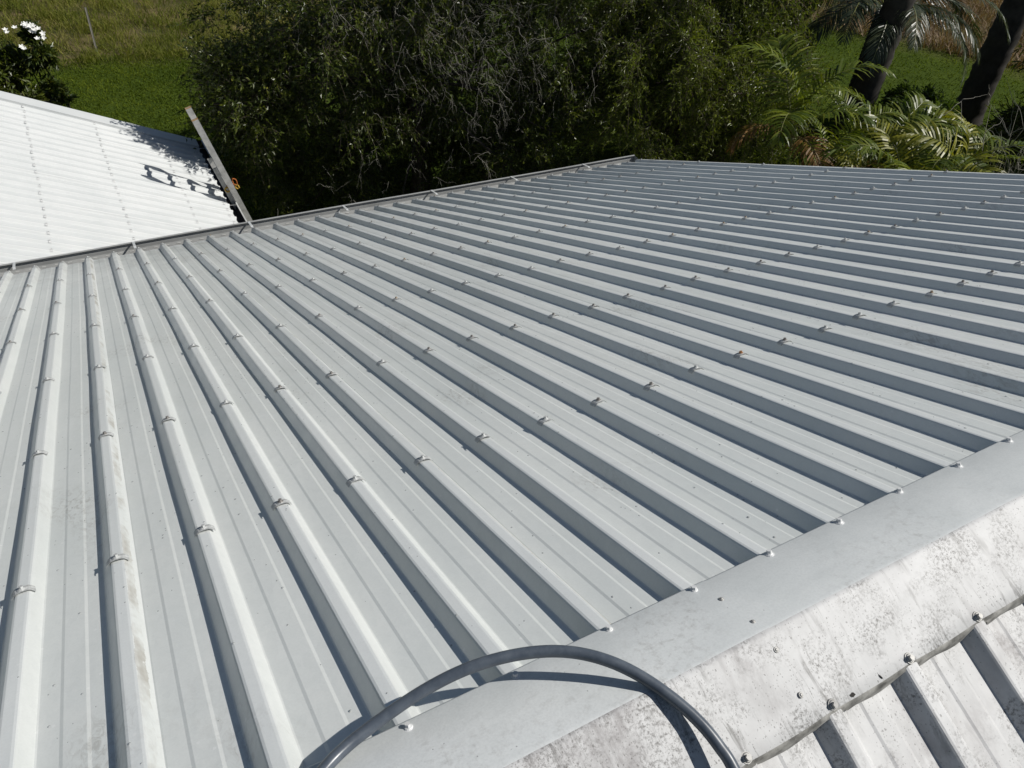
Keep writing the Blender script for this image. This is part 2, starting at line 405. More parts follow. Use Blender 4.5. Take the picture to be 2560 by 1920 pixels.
# rear slope (mildewed), ribs run down the other way
UR0 = .4485                           # a rear rib stands here
def rear_sheet(k0, n):
    P = []
    M = Matrix(((1, 0, 0, 0), (0, -CT, -ST, VC * CT), (0, -ST, CT, -VC * ST), (0, 0, 0, 1))) @ Matrix.Translation((UR0, 0, 0))
    return sheet_mesh('roof_sheet', k0, n, .02, 5.2, M, eave=False, step=.4, last_over=True)
for k0 in (-14, -10, -6, -2, 2, 6, 10, 14, 18):
    put('roof_sheet', rear_sheet(k0, 4), M_DIRTY, house)

# ridge capping ------------------------------------------------------
def cap_mesh(u0, u1, lift):
    us = sorted(set([u0, u1] + list(np.arange(math.ceil(u0 / .02) * .02, u1, .02))))
    V = []; mats = []; rows = 0
    def rear_c(u):      # 0 on a rear rib, 1 between ribs
        t = ((u - UR0) / PITCH) % 1.0; d = min(t, 1 - t) * PITCH
        return min(1., max(0., (d - .017) / .022))
    prof = []
    for u in us:
        ws = .0012 * math.sin(u * 7.1) + .0007 * math.sin(u * 23)
        k = rear_c(u); kk = k * k * (3 - 2 * k)
        tt = ((u - UR0) / PITCH) % 1.0; dome = math.sin(math.pi * tt)
        col = [PW(u, .0150, -.016 + lift), PW(u, .0135, -.0062 + lift), PW(u, .0095, -.0045 + lift),
               PW(u, -.07, -.0040 + lift + ws), PW(u, -.148, -.0036 + lift), PW(u, -.154, -.0048 + lift),
               RW(u, .004, -.0048 + lift), RW(u, .010, -.0036 + lift), RW(u, .07, -.0045 + lift + ws), RW(u, .135, -.0046 + lift - .002 * dome),
               RW(u, .156 + .003 * dome, -.0050 + lift - .0030 * dome), RW(u, .161 + .005 * dome, -.0080 + lift - .0055 * dome),
               RW(u, .165 + .009 * kk + .0015 * math.sin(u * 61), -.0098 + lift - (.0215 + .002 * math.sin(u * 37)) * kk)]
        V += col; rows = len(col)
    F = []; MI = []
    for i in range(len(us) - 1):
        for j in range(rows - 1):
            F.append((i * rows + j, i * rows + j + 1, (i + 1) * rows + j + 1, (i + 1) * rows + j)); MI.append(0 if j < 5 else (2 if j >= rows - 3 else 1))
    me = mesh_py('ridge_cap', V, F, True)
    me.materials.append(M_RIDGE); me.materials.append(M_DIRTY); me.materials.append(M_LIP); me.polygons.foreach_set('material_index', MI)
    return me
cap_l = put('ridge_cap', cap_mesh(-2.75, .603, .0014), None, house)
cap_r = put('ridge_cap', cap_mesh(.52, 5.19, 0.), None, house)
for i in range(-8, 27):
    u = i * PITCH; screw_at(M_FRONT, u, random.uniform(-.004, .004), ME_CAPS, cap_l if u < .6 else cap_r)
MR = Matrix(((1, 0, 0, 0), (0, -CT, -ST, VC * CT), (0, -ST, CT, -VC * ST), (0, 0, 0, 1)))
for k in range(-6, 12):
    u = UR0 + k * PITCH; screw_at(MR, u, .149, ME_CAPD, cap_l if u < .6 else cap_r, tilt=.12)
for v in (-.05, -.128): put('rivet', ME_RIV, None, cap_l, mw=M_FRONT @ Matrix.Translation((.592, v, -.0024)))
for w in (.035, .112): put('rivet', ME_RIV, None, cap_l, mw=MR @ Matrix.Translation((.592, w, -.0024)))

# gutter ------------------------------------------------------------
def gutter_mesh(u0, u1):
    prof = [(5.700, -2.455), (5.700, -2.572), (5.845, -2.580), (5.880, -2.556), (5.9165, -2.490), (5.9185, -2.462), (5.9245, -2.458), (5.9250, -2.428),
            (5.9210, -2.4225), (5.9090, -2.4225), (5.9065, -2.4275), (5.9085, -2.4320)]
    V = []
    us = np.linspace(u0, u1, 27)
    for i, u in enumerate(us):
        wob = .0025 * math.sin(u * 1.3) + .001 * math.sin(u * 4.1)
        for y, z in prof: V.append((u, y + wob, z + wob * .5))
    n = len(prof); F = []
    for i in range(len(us) - 1):
        for j in range(n - 1): F.append((i * n + j, i * n + j + 1, (i + 1) * n + j + 1, (i + 1) * n + j))
    b = (len(us) - 1) * n
    F.append(tuple(b + j for j in range(9))); F.append(tuple(range(9))[::-1])
    return mesh_py('gutter', V, F)
gut = put('gutter', gutter_mesh(-2.7, 5.215), M_GUT, house)
M_LOUV = mat_simple('slot_edge', (.52, .52, .50), .5)
def louvre_mesh():
    bm = bmesh.new(); box_bm(bm, (-.0150, -.003, -.0016), (.0150, .001, .0016)); bmesh.ops.bevel(bm, geom=bm.edges[:], offset=.0007, segments=1); return mesh_bm('overflow_slot', bm)
ME_LOUV = louvre_mesh(); ME_LOUV.materials.append(M_LOUV)
for k in range(-12, 55):
    u = .047 + k * PITCH / 2
    if -1.8 < u < 5.15: put('overflow_slot', ME_LOUV, None, gut, mw=Matrix.Translation((u, 5.9085, -2.502)) @ Matrix.Rotation(R(28), 4, 'X'))
def strap_mesh():
    pts = [(5.915, -2.4195), (5.900, -2.4190), (5.845, -2.4085), (5.802, -2.3990), (5.785, -2.4040), (5.740, -2.3860)]
    bm = bmesh.new(); h = .010; rows = []
    for dz in (0., -.0012):
        for s in (-h, h): rows.append([bm.verts.new((s, y, z + dz)) for y, z in pts])
    a, b, c, d = rows
    for i in range(len(pts) - 1):
        bm.faces.new((a[i], b[i], b[i + 1], a[i + 1])); bm.faces.new((c[i], c[i + 1], d[i + 1], d[i])); bm.faces.new((a[i], a[i + 1], c[i + 1], c[i])); bm.faces.new((b[i + 1], b[i], d[i], d[i + 1]))
    bmesh.ops.recalc_face_normals(bm, faces=bm.faces[:])
    return mesh_bm('gutter_strap', bm)
ME_STRAP = strap_mesh(); ME_STRAP.materials.append(M_STRAP)
for u in (-1.82, -.936, -.05, .914, 1.791, 2.70, 3.60, 4.49):
    put('gutter_strap', ME_STRAP, None, gut, mw=Matrix.Translation((u + .03, 0, 0)) @ Matrix.Rotation(0., 4, 'Z'))
# barge flashing along the gable edge and the walls below
bm = bmesh.new()
for lo, hi in (((5.168, -.14, -.16), (5.174, 6.25, -.010)),): box_bm(bm, lo, hi, M_FRONT)
put('barge_flashing', mesh_bm('barge_flashing', bm), M_RIDGE, house)
bm = bmesh.new(); box_bm(bm, (-2.5, 5.30, -6.6), (4.75, 5.45, -2.50)); put('wall', mesh_bm('wall', bm), M_WALL, house)
bm = bmesh.new()
gp = [(-4.6, -6.6), (5.29, -6.6), (5.29, -2.5), (-.15, -.15), (-4.6, -2.2)]
va = [bm.verts.new((4.755, y, z)) for y, z in gp]; vb = [bm.verts.new((4.90, y, z)) for y, z in gp]
bm.faces.new(va[::-1]); bm.faces.new(vb)
for i in range(5): bm.faces.new((va[i], va[(i + 1) % 5], vb[(i + 1) % 5], vb[i]))
put('wall', mesh_bm('wall', bm), M_WALL, house)
bm = bmesh.new(); box_bm(bm, (-2.5, 5.46, -2.585), (5.10, 5.695, -2.572)); put('soffit', mesh_bm('soffit', bm), M_WALL, house)
bm = bmesh.new(); box_bm(bm, (-2.6, 5.675, -2.57), (5.16, 5.697, -2.46)); put('fascia', mesh_bm('fascia', bm), M_GUT, house)

# ------------------------------------------------------------------ the lower white-roofed shed
shed = empty('shed', (-1.2, 9.6, -6.5), 'low shed with a bright white ribbed metal roof beyond the gutter', 'shed')
WE = 2.345
WR = [-.875, 0., .875, 1.75, 2.262]
for i0 in range(-1, 27, 4):
    me = sheet_mesh('roof_sheet', i0, 4, -3.3, WE, M_WROOF, eave=False, step=.5)
    sh = put('roof_sheet', me, M_WHITE, shed)
    for i in range(i0 + 1, i0 + 5):
        if i > 25: continue
        for v in WR: screw_at(M_WROOF, i * PITCH + random.uniform(-.004, .004), v + random.uniform(-.008, .008), ME_WSC, sh)
# barge cap on the far side
bm = bmesh.new()
pr_ = [(-.345, -.20), (-.345, .000), (-.338, .003), (-.085, -.004), (-.083, ZP + .001)]
va = [bm.verts.new(M_WROOF @ Vector((u, -3.4, z))) for u, z in pr_]; vb = [bm.verts.new(M_WROOF @ Vector((u, WE + .015, z))) for u, z in pr_]
for i in range(len(pr_) - 1): bm.faces.new((va[i], va[i + 1], vb[i + 1], vb[i]))
bmesh.ops.recalc_face_normals(bm, faces=bm.faces[:])
put('barge_cap', mesh_bm('barge_cap', bm), M_WHITE, shed)
e0 = M_WROOF @ Vector((0, WE, 0))
gx, gz = e0.x, e0.z
M_DGUT = mat_simple('shed_gutter_dark', (.035, .037, .042), .5, 0., .4, .1)
prof = [(-.055, -.045), (-.055, -.15), (.075, -.155), (.105, -.09), (.105, -.035), (.100, -.030), (.090, -.033)]
V = []; F = []
for y in (6.95, 12.06):
    for x, z in prof: V.append((gx + x, y, gz + z))
n = len(prof)
for j in range(n - 1): F.append((j, j + 1, n + j + 1, n + j))
F.append(tuple(n + j for j in range(n)))
sg = put('gutter', mesh_py('shed_gutter', V, F), M_DGUT, shed)
bm = bmesh.new(); box_bm(bm, (gx + .088, 6.95, gz - .031), (gx + .107, 12.06, gz - .026)); put('gutter_lip', mesh_bm('gutter_lip', bm), M_STRAP, sg)
bm = bmesh.new(); box_bm(bm, (-.08, -.004, -.001), (.10, .004, .001)); me_gs = mesh_bm('gutter_strap', bm); me_gs.materials.append(M_STRAP)
for y in (7.7, 8.75, 9.8, 10.85, 11.75): put('gutter_strap', me_gs, None, sg, mw=Matrix.Translation((gx, y, gz - .022)) @ Matrix.Rotation(R(6), 4, 'Y'))
M_SHEDW = mat_simple('shed_wall', (.38, .38, .36), .7, 0., .3, .1)
bm = bmesh.new(); box_bm(bm, (-3.4, 7.0, -6.6), (gx - .35, 7.12, -4.25)); put('wall', mesh_bm('wall', bm), M_SHEDW, shed)
bm = bmesh.new(); box_bm(bm, (-3.4, 11.80, -6.6), (gx - .35, 11.92, -4.25)); put('wall', mesh_bm('wall', bm), M_SHEDW, shed)
bm = bmesh.new(); box_bm(bm, (gx - .345, 7.0, -6.6), (gx - .24, 11.92, -4.30)); put('wall', mesh_bm('wall', bm), M_SHEDW, shed)
bm = bmesh.new(); box_bm(bm, (gx - .08, 6.95, gz - .165), (gx - .057, 12.05, gz - .045)); put('fascia', mesh_bm('fascia', bm), M_DGUT, shed)

# ------------------------------------------------------------------ ladder
LA = R(72.8)
lad_dir = Vector((-math.cos(LA), 0, math.sin(LA))); lad_n = Vector((math.sin(LA), 0, math.cos(LA)))
LY = 9.86
top = Vector((1.186, LY, -3.067))
Lg = 3.55
foot = top - lad_dir * Lg
ladder = empty('ladder', (foot.x, LY + .2, foot.z), 'grey aluminium extension ladder leaning on the eave of the white roof', 'ladder')
def frame_M(o): return Matrix(((0, lad_n.x, lad_dir.x, o.x), (1, 0, 0, o.y), (0, lad_n.z, lad_dir.z, o.z), (0, 0, 0, 1)))
def rail(y, off, l0, l1, depth, thick, name, cutout=0.):
    """hollow rail; x across (world Y), y depth (ladder normal), z along"""
    bm = bmesh.new(); w = .0022; M = frame_M(top + Vector((0, y - LY, 0)) + lad_n * off)
    zc = l1 - cutout
    box_bm(bm, (0, -depth / 2, l0), (w, depth / 2, zc), M)                      # face towards the house
    box_bm(bm, (thick - w, -depth / 2, l0), (thick, depth / 2, l1), M)
    box_bm(bm, (w, -depth / 2, l0), (thick - w, -depth / 2 + w, l1), M); box_bm(bm, (w, depth / 2 - w, l0), (thick - w, depth / 2, l1), M)
    return put(name, mesh_bm(name, bm), M_ALU, ladder)
r1 = rail(LY, 0, -Lg, 0, .080, .026, 'rail', 0); r2 = rail(LY + .41, 0, -Lg, 0, .080, .026, 'rail', 0)
M_OCAP = mat_simple('orange_rim', (.42, .25, .10), .6)
for rr, dy in ((r1, 0.), (r2, .41)):
    bm = bmesh.new(); Mt = frame_M(top + Vector((0, dy, 0)))
    for lo, hi in (((-.001, -.041, -.010), (.002, .041, .003)), ((.024, -.041, -.010), (.027, .041, .003)), ((.002, -.041, -.006), (.024, -.037, .003)), ((.002, .037, -.006), (.024, .041, .003))): box_bm(bm, lo, hi, Mt)
    put('rim', mesh_bm('rim', bm), M_OCAP, rr)
r3 = rail(LY + .030, -.075, -Lg, -.72, .060, .024, 'rail'); r4 = rail(LY + .355, -.075, -Lg, -.72, .060, .024, 'rail')
for k in range(12):
    bm = bmesh.new(); box_bm(bm, (.027, -.036, -.014), (.409, .034, .014), frame_M(top - lad_dir * (.13 + k * .29))); bmesh.ops.bevel(bm, geom=bm.edges[:], offset=.004, segments=1); put('rung', mesh_bm('rung', bm), M_ALU, ladder)
for k in range(9):
    bm = bmesh.new(); box_bm(bm, (.055, -.095, -.011), (.354, -.058, .011), frame_M(top - lad_dir * (1.00 + k * .29))); put('rung', mesh_bm('rung', bm), M_ALU, ladder)
# rope tying it to the gutter
M_ORG = mat_simple('orange_rope', (.40, .12, .03), .7, 0., .3, .3, 60); M_YEL = mat_simple('yellow_rope', (.45, .29, .05), .7, 0., .3, .3, 60)
LYR = Vector((0, .03, 0))
tie = empty('tie_rope', (1.5, LY + .1, -4.25), 'orange and yellow rope tied round the ladder rail at the gutter', 'rope')
cM = top - lad_dir * 1.06 + LYR
def loop(c, ax, ay, r, th0, th1, jit):
    pts = []
    for t in np.linspace(th0, th1, 26): pts.append(np.array(c) + np.array(ax) * math.cos(t) + np.array(ay) * math.sin(t) + RNG.normal(0, jit, 3))
    return tube_np(pts, r, 7)
for j in range(3):
    V, F = loop(cM + lad_dir * (.03 * j - .02) + Vector((0, .013, 0)), lad_n * .048, Vector((0, .026, 0)), .006, 0, 6.2, .0025); put('rope_turn', mesh_py('rope_turn', V, F, True), M_YEL if j < 1 else M_ORG, tie)
V, F = loop(cM + lad_n * .075 + lad_dir * .05, lad_n * .024, lad_dir * .055, .007, -1.2, 4.4, .003); put('rope_loop', mesh_py('rope_loop', V, F, True), M_ORG, tie)
V, F = loop(cM + lad_n * .072 - lad_dir * .03 , lad_n * .020, lad_dir * .03, .009, -1.0, 5.0, .003); put('rope_knot', mesh_py('rope_knot', V, F, True), M_YEL, tie)
V, F = loop(cM - lad_n * .06 - lad_dir * .01, lad_n * .03, lad_dir * .035, .011, -1.0, 5.0, .003); put('rope_knot', mesh_py('rope_knot', V, F, True), M_YEL, tie)

# ------------------------------------------------------------------ hose
def mat_hose():
    b = NB('grey_hose'); c = b.mix(b.ramp(b.noise(30, 4, .7), [(.35, 0.), (.7, 1.)]), (.060, .074, .096), (.105, .124, .148))
    sc = b.ramp(b.noise(90, 3, .6, b.mapping((.25, 2.5, 2.5), None, (0, 0, .6))), [(.70, 0.), (.74, 1.)])
    c = b.mix(b.math('MULTIPLY', sc, .35), c, (.35, .37, .4))
    return b.done(c, b.ramp(b.noise(25, 3), [(.3, .27), (.7, .42)]), b.bump(b.noise(140, 2), .08, .001), 0., .5)
M_HOSE = mat_hose()
HP = [(-.62, -.62, -.33), (-.50, -.42, -.20), (-.36, -.24, -.045), (-.235, -.105, .012), (-.165, -.035, .010), (-.122, -.006, .009), (-.095, .002, .012), (-.065, .006, .017), (-.036, .010, .023), (-.007, .012, .028), (.019, .011, .036), (.052, .008, .044), (.088, .002, .052), (.124, -.006, .058), (.158, -.015, .060),
      (.208, -.027, .056), (.241, -.043, .054), (.271, -.063, .050), (.297, -.082, .042), (.319, -.106, .034), (.338, -.126, .022), (.353, -.147, .010), (.364, -.17, .000), (.376, -.188, -.013), (.387, -.21, -.027), (.396, -.233, -.043), (.401, -.255, -.060), (.402, -.279, -.080), (.398, -.33, -.130), (.37, -.43, -.235), (.32, -.56, -.375), (.27, -.75, -.57)]
hp = np.array(HP)
for _ in range(2): hp[4:-5] = .25 * hp[3:-6] + .5 * hp[4:-5] + .25 * hp[5:-4]
hpw = np.array([PW(*p) for p in spline(hp, 150)])
V, F = tube_np(hpw, .0098, 16)
hose = put('garden_hose', mesh_py('garden_hose', V - hpw[0], F, True), M_HOSE); hose.location = hpw[0]
tag(hose, 'dark grey hose arching over the ridge capping at the bottom of the photo', 'hose')

# ------------------------------------------------------------------ scraps of leaf on the mildewed capping
M_BLK = mat_simple('dead_leaf', (.018, .016, .013), .8)
def leaf_bit(u, w, z, ln, wd, rz, label):
    bm = bmesh.new(); P = [(-.5, 0), (-.2, .42), (.15, .5), (.5, .1), (.3, -.35), (-.15, -.5)]
    top_ = [bm.verts.new((x * ln, y * wd, .0016 + .004 * (x * x) + .002 * (y > 0))) for x, y in P]; bot = [bm.verts.new((x * ln, y * wd, .0002)) for x, y in P]
    bm.faces.new(top_); bm.faces.new(bot[::-1])
    for i in range(6): bm.faces.new((bot[i], bot[(i + 1) % 6], top_[(i + 1) % 6], top_[i]))
    o = put('dead_leaf', mesh_bm('dead_leaf', bm), M_BLK); o.matrix_world = MR @ Matrix.Translation((u, w, z)) @ Matrix.Rotation(rz, 4, 'Z')
    tag(o, label, 'leaf', 'scraps of dead leaf on the dirty roof')
leaf_bit(.685, .150, -.0095, .014, .010, .4, 'larger black leaf scrap at the lower edge of the ridge capping')
leaf_bit(.757, .150, -.0095, .010, .004, 1.2, 'small thin black leaf scrap right of the larger one on the capping')
leaf_bit(.660, .240, ZP + .0005, .014, .006, 1.4, 'black leaf scrap lying in a pan below the capping')

# ------------------------------------------------------------------ water drops
def pan_z(u):
    t = (u / PITCH) % 1.0; d = min(t, 1 - t) * PITCH
    if d < HT: return ZR
    if d < HB: return None
    m = abs(t - .5) * PITCH
    return ZP + (.0016 if m < .0185 else 0.)
def drops():
    V = []; F = []
    def dome(P, N, U, W, r, h):
        b = len(V); k = 7
        for q, (rr, hh) in enumerate(((1., 0.), (.72, .62))):
            for j in range(k):
                a = 2 * math.pi * j / k + q * .4; V.append(P + U * (r * rr * math.cos(a)) + W * (r * rr * 1.15 * math.sin(a)) + N * (h * hh))
        V.append(P + N * h)
        for j in range(k):
            F.append((b + j, b + (j + 1) % k, b + k + (j + 1) % k)); F.append((b + j, b + k + (j + 1) % k, b + k + j)); F.append((b + k + j, b + k + (j + 1) % k, b + 2 * k))
    nf, uf, wf = [np.array(M_FRONT.to_3x3() @ Vector(q)) for q in ((0, 0, 1), (1, 0, 0), (0, 1, 0))]
    cl = [(random.uniform(-.8, 4.8), random.uniform(.05, 5.6), random.uniform(.15, .5)) for _ in range(60)]
    cnt = 0
    while cnt < 4200:
        if random.random() < .5: u, v = random.uniform(-.9, 4.9), random.uniform(.03, 1.) ** 1.3 * 5.8
        else:
            c = random.choice(cl); u, v = random.gauss(c[0], c[2]), random.gauss(c[1], c[2])
        if v < .02 or v > 6.1 or u > 5.1: continue
        z = -.0040 if v < .005 else pan_z(u)
        if z is None or .005 <= v < .02: continue
        r = random.choice((.0012, .0014, .0018, .0022, .0028)) * random.uniform(.8, 1.25); cnt += 1
        dome(np.array(PW(u, v, z + .0003)), nf, uf, wf, r, r * random.uniform(.16, .26))
    o = put('water_drops', mesh_np('water_drops', np.array(V), np.array(F), True), mat_simple('wet_drop', (.42, .44, .44), .08, 0., .5, .03))
    tag(o, 'small water drops scattered over the grey roof', 'water drops', kind='stuff')
drops()

# ------------------------------------------------------------------ foliage generators
def unit(a): return a / (np.linalg.norm(a, axis=-1, keepdims=True) + 1e-12)
def leaves_from(P, D, ln, wd, rng, fold=.22, nrm_up=1.5):
    """folded diamond leaves at points P pointing along D"""
    n = len(P); D = unit(D); ref = rng.normal(0, 1, (n, 3)); ref += np.array(sun_dir) * nrm_up
    S = unit(np.cross(D, ref)); Nn = np.cross(S, D)
    ln = np.broadcast_to(ln, (n,))[:, None]; wd = np.broadcast_to(wd, (n,))[:, None]
    base = P; tip = P + D * ln - Nn * ln * .12; mid = P + D * ln * .45
    A = mid + S * wd * .5 + Nn * wd * fold; B = mid - S * wd * .5 + Nn * wd * fold
    V = np.stack([base, A, tip, B], 1).reshape(-1, 3)
    i = np.arange(n)[:, None] * 4
    F = np.concatenate([i + np.array([[0, 1, 2]]), i + np.array([[0, 2, 3]])], 1).reshape(-1, 3)
    return V, F
def ribbons(polys, rad):
    """thin three-sided twigs; polys (n, m, 3)"""
    n, m, _ = polys.shape
    T = unit(np.gradient(polys, axis=1)); a = unit(np.cross(T, np.array([.3, .2, .93]))); b = np.cross(T, a)
    r = rad[:, None, None] * np.linspace(1., .35, m)[None, :, None]
    ring = np.stack([polys + r * (math.cos(t) * a + math.sin(t) * b) for t in (0, 2.094, 4.189)], 2)   # n,m,3,3
    V = ring.reshape(-1, 3); base = (np.arange(n) * m * 3)[:, None, None]
    j = (np.arange(m - 1) * 3)[None, :, None]; k = np.arange(3)[None, None, :]; k2 = (np.arange(3) + 1)[None, None, :] % 3
    F = np.stack([base + j + k, base + j + k2, base + j + 3 + k2, base + j + 3 + k], -1).reshape(-1, 4)
    return V, F
def sample_lobes(lobes, n, rng, inner=.5):
    wts = np.array([(r[0] * r[1] * r[2]) ** .67 * w for c, r, w in lobes]); wts /= wts.sum()
    idx = rng.choice(len(lobes), n, p=wts); C = np.array([c for c, r, w in lobes])[idx]; Rr = np.array([r for c, r, w in lobes])[idx]
    ncl = max(8, n // 30); ci = rng.integers(0, ncl, n); idx = idx[:ncl][ci]; C = C[:ncl][ci]; Rr = Rr[:ncl][ci]
    d = unit(rng.normal(0, 1, (ncl, 3)))[ci]; d = unit(d + rng.normal(0, .085, (n, 3))); rr = (inner + (1 - inner) * rng.random(ncl) ** .6)[ci] + rng.normal(0, .05, n)
    lump = 1 + .16 * np.sin(d[:, 0] * 7 + idx) * np.sin(d[:, 1] * 8 + 2 * idx) + .12 * np.sin(d[:, 2] * 11 + idx * 3)
    return C + d * Rr * (rr * lump)[:, None], d, idx
def tree(name, label, cat, base, lobes, rng, n_twig, leaves, ln, wd, droop, mats, trunk_r=.16, twig_len=(.25, .55), bare=0., twig_r=.0035, spread=.7, group=None, extra_bare=None, limb_r=.05, vis=None, stems=1):
    root = empty(name, base, label, cat, group); base = np.array(base)
    # trunk and limbs
    cs = np.array([c for c, r, w in lobes]); hub = np.array([base[0] * .75 + cs[:, 0].mean() * .25, base[1] * .75 + cs[:, 1].mean() * .25, base[2] + .42 * (cs[:, 2].max() - base[2])])
    tp = spline(np.array([base - [0, 0, .15], base * .6 + hub * .4 + rng.normal(0, .06, 3), hub]), 10)
    V, F = tube_np(tp, np.linspace(trunk_r, trunk_r * .6, 10) * (1 + .08 * rng.random(10)), 9); put('trunk', mesh_py('trunk', V, F, True), mats[2], root)
    LV, LF = [], []; off = 0
    for c, r, w in lobes:
        mid = hub * .5 + np.array(c) * .5 + rng.normal(0, min(.25, limb_r * 4), 3) + [0, 0, min(.15, limb_r * 3)]
        lp = spline(np.array([hub - [0, 0, .1], mid, np.array(c), np.array(c) + unit(np.array(c) - hub) * min(r) * .7]), 9)
        v, f = tube_np(lp, np.linspace(limb_r, .008, 9), 6); LV.append(v); LF += [tuple(q + off for q in ff) for ff in f]; off += len(v)
    put('limbs', mesh_py('limbs', np.concatenate(LV), LF, True), mats[2], root)
    # twigs
    P, d, idx = sample_lobes(lobes, n_twig, rng)
    if vis is not None:
        kp = vis(P); P, d = P[kp], d[kp]
    n = len(P)
    D = unit(d * .55 + rng.normal(0, spread, (n, 3)) * .6 + np.array([0, 0, -droop])); L = rng.uniform(*twig_len, n)
    m = 5; t = np.linspace(0, 1, m)
    sag = np.array([0, 0, -1.]) * droop
    bend = rng.normal(0, .22, (n, 3))
    polys = P[:, None] + (D[:, None] * t[None, :, None] + (sag + bend[:, None] * 1.) * (t ** 2)[None, :, None] * .45) * L[:, None, None]
    polys += rng.normal(0, .012, polys.shape) * (t[None, :, None] > 0)
    V, F = ribbons(polys, np.full(n, twig_r) * rng.uniform(.6, 1.5, n)); put('twigs', mesh_np('twigs', V, F), mats[1], root)
    lf = rng.random(n) > bare; PL = polys[lf]; nl = len(PL)
    s = rng.random((nl, leaves)) * .95 + .05; seg = np.minimum((s * (m - 1)).astype(int), m - 2); fr = s * (m - 1) - seg
    ii = np.arange(nl)[:, None]
    A = PL[ii, seg]; B = PL[ii, seg + 1]; Q = A + (B - A) * fr[..., None]; TD = unit(B - A)
    Q = Q.reshape(-1, 3); TD = TD.reshape(-1, 3); nn = len(Q)
    LD = unit(TD * .6 + rng.normal(0, .55, (nn, 3)) + np.array([0, 0, -.25 * droop]))
    V, F = leaves_from(Q, LD, ln * rng.uniform(.6, 1.3, nn), wd * rng.uniform(.7, 1.25, nn), rng)
    tone = np.repeat(np.clip(np.repeat(rng.random(nl) * .55, leaves) + rng.random(nn) * .45, 0, 1), 2)
    put('crown', mesh_np('crown', V, F, False, tone), mats[0], root)
    if extra_bare is not None:
        polys, rad = extra_bare(rng); V, F = ribbons(polys, rad); put('bare_twigs', mesh_np('bare_twigs', V, F), mats[3], root)
    return root

M_LEAFD = mat_leaf('leaf_dark_green', [(0., (.026, .042, .005)), (.5, (.064, .088, .010)), (.88, (.130, .150, .018)), (1., (.21, .21, .035))], .38, .3, .5)
M_LEAFB = mat_leaf('leaf_feathery', [(0., (.056, .084, .010)), (.5, (.130, .165, .019)), (.88, (.21, .24, .032)), (1., (.32, .32, .07))], .38, .34, .5)
M_LEAFS = mat_leaf('leaf_shrub', [(0., (.022, .038, .007)), (.55, (.058, .085, .014)), (.9, (.11, .125, .02)), (1., (.32, .24, .03))], .36, .22, .45)
M_LEAFL = mat_leaf('leaf_bright', [(0., (.035, .065, .010)), (1., (.10, .15, .025))], .42, .3)
M_TWIG = mat_simple('twig_brown', (.09, .075, .055), .85, 0., .2, .3, 20)
M_GTWIG = mat_simple('twig_grey', (.27, .255, .22), .8, 0., .2, .3, 20)
M_BARK = mat_simple('bark', (.06, .05, .04), .9, 0., .2, .35, 12, .6)

# big weeping tree behind the ladder
def bare_sprays(rng):
    out = []; rad = []
    cs = [(4.3, 10.2, -2.1, 1.), (5.0, 10.4, -1.9, 1.), (5.6, 10.2, -2.2, 1.), (6.3, 10.4, -2.0, 1.), (4.7, 10.0, -2.7, 1.), (6.6, 10.0, -2.8, .8), (5.8, 9.9, -2.9, .7), (3.5, 10.9, -2.2, .7), (7.4, 10.3, -2.2, .8), (3.6, 10.4, -4.3, .25), (5.2, 10.2, -4.0, .3), (8.3, 9.9, -2.2, .6), (9.0, 9.6, -2.4, .4)]
    for cx, cy, cz, w in cs:
        for _ in range(int(75 * w)):
            p = np.array([cx, cy, cz]) + rng.normal(0, 1, 3) * [.6, .38, .45]
            d = unit(np.array([rng.normal(0, .7), rng.normal(-.35, .5), rng.normal(-.35, .5)])); L = rng.uniform(.12, .38); r0 = rng.uniform(.0013, .0030)
            t = np.linspace(0, 1, 7)[:, None]; q = p + d * t * L + np.array([0, 0, -1]) * t ** 2 * L * rng.uniform(.0, .7) + np.cumsum(rng.normal(0, .017, (7, 3)), 0)
            out.append(q); rad.append(r0)
            for _ in range(rng.integers(1, 4)):
                k = rng.integers(2, 6); dd = unit(d + rng.normal(0, .7, 3)); out.append(q[k] + dd * t * L * rng.uniform(.25, .6) + np.array([0, 0, -1]) * t ** 2 * L * .25 + np.cumsum(rng.normal(0, .010, (7, 3)), 0)); rad.append(r0 * .7)
    return np.array(out), np.array(rad)
rngA = np.random.default_rng(3)
lob = [((3.2, 11.0, -2.3), (.6, .6, .6), .8), ((2.0, 11.3, -3.45), (.50, .5, .55), 3.2), ((2.65, 11.4, -3.15), (.5, .45, .4), 2.4), ((1.75, 11.5, -3.25), (.30, .32, .28), 1.4), ((2.7, 12.0, -4.4), (.9, .8, .9), .8), ((4.3, 11.0, -1.7), (1.05, 1.0, 1.0), 1.1),
       ((5.3, 11.2, -1.3), (1.4, 1.1, 1.2), 1.1), ((6.7, 11.0, -1.5), (1.3, 1.0, 1.2), 1.1), ((7.5, 10.7, -2.7), (1.1, .9, 1.1), 1.), ((5.5, 10.9, -3.1), (1.4, .9, 1.0), .9), ((4.0, 11.3, -3.3), (1.2, .8, .9), .8),
       ((6.6, 10.4, -4.0), (.9, .7, .9), .8), ((4.4, 12.8, -4.4), (2.0, 1.0, 1.4), .9), ((6.6, 12.6, -4.2), (1.8, 1.0, 1.5), .9), ((5.5, 12.0, .3), (1.8, 1.4, 1.2), .3), ((7.2, 11.8, 0.), (1.4, 1.2, 1.2), .3), ((3.6, 13.4, -3.4), (1.6, 1.0, 1.2), .5), ((6.4, 9.8, -4.9), (.8, .5, .6), .6), ((3.6, 12.3, -5.5), (1.5, .8, .9), .8), ((5.6, 12.4, -5.5), (1.6, .8, .95), .8), ((7.6, 11.4, -5.0), (1.3, .8, 1.0), .8), ((4.6, 11.2, -5.3), (1.0, .6, .8), .6)]
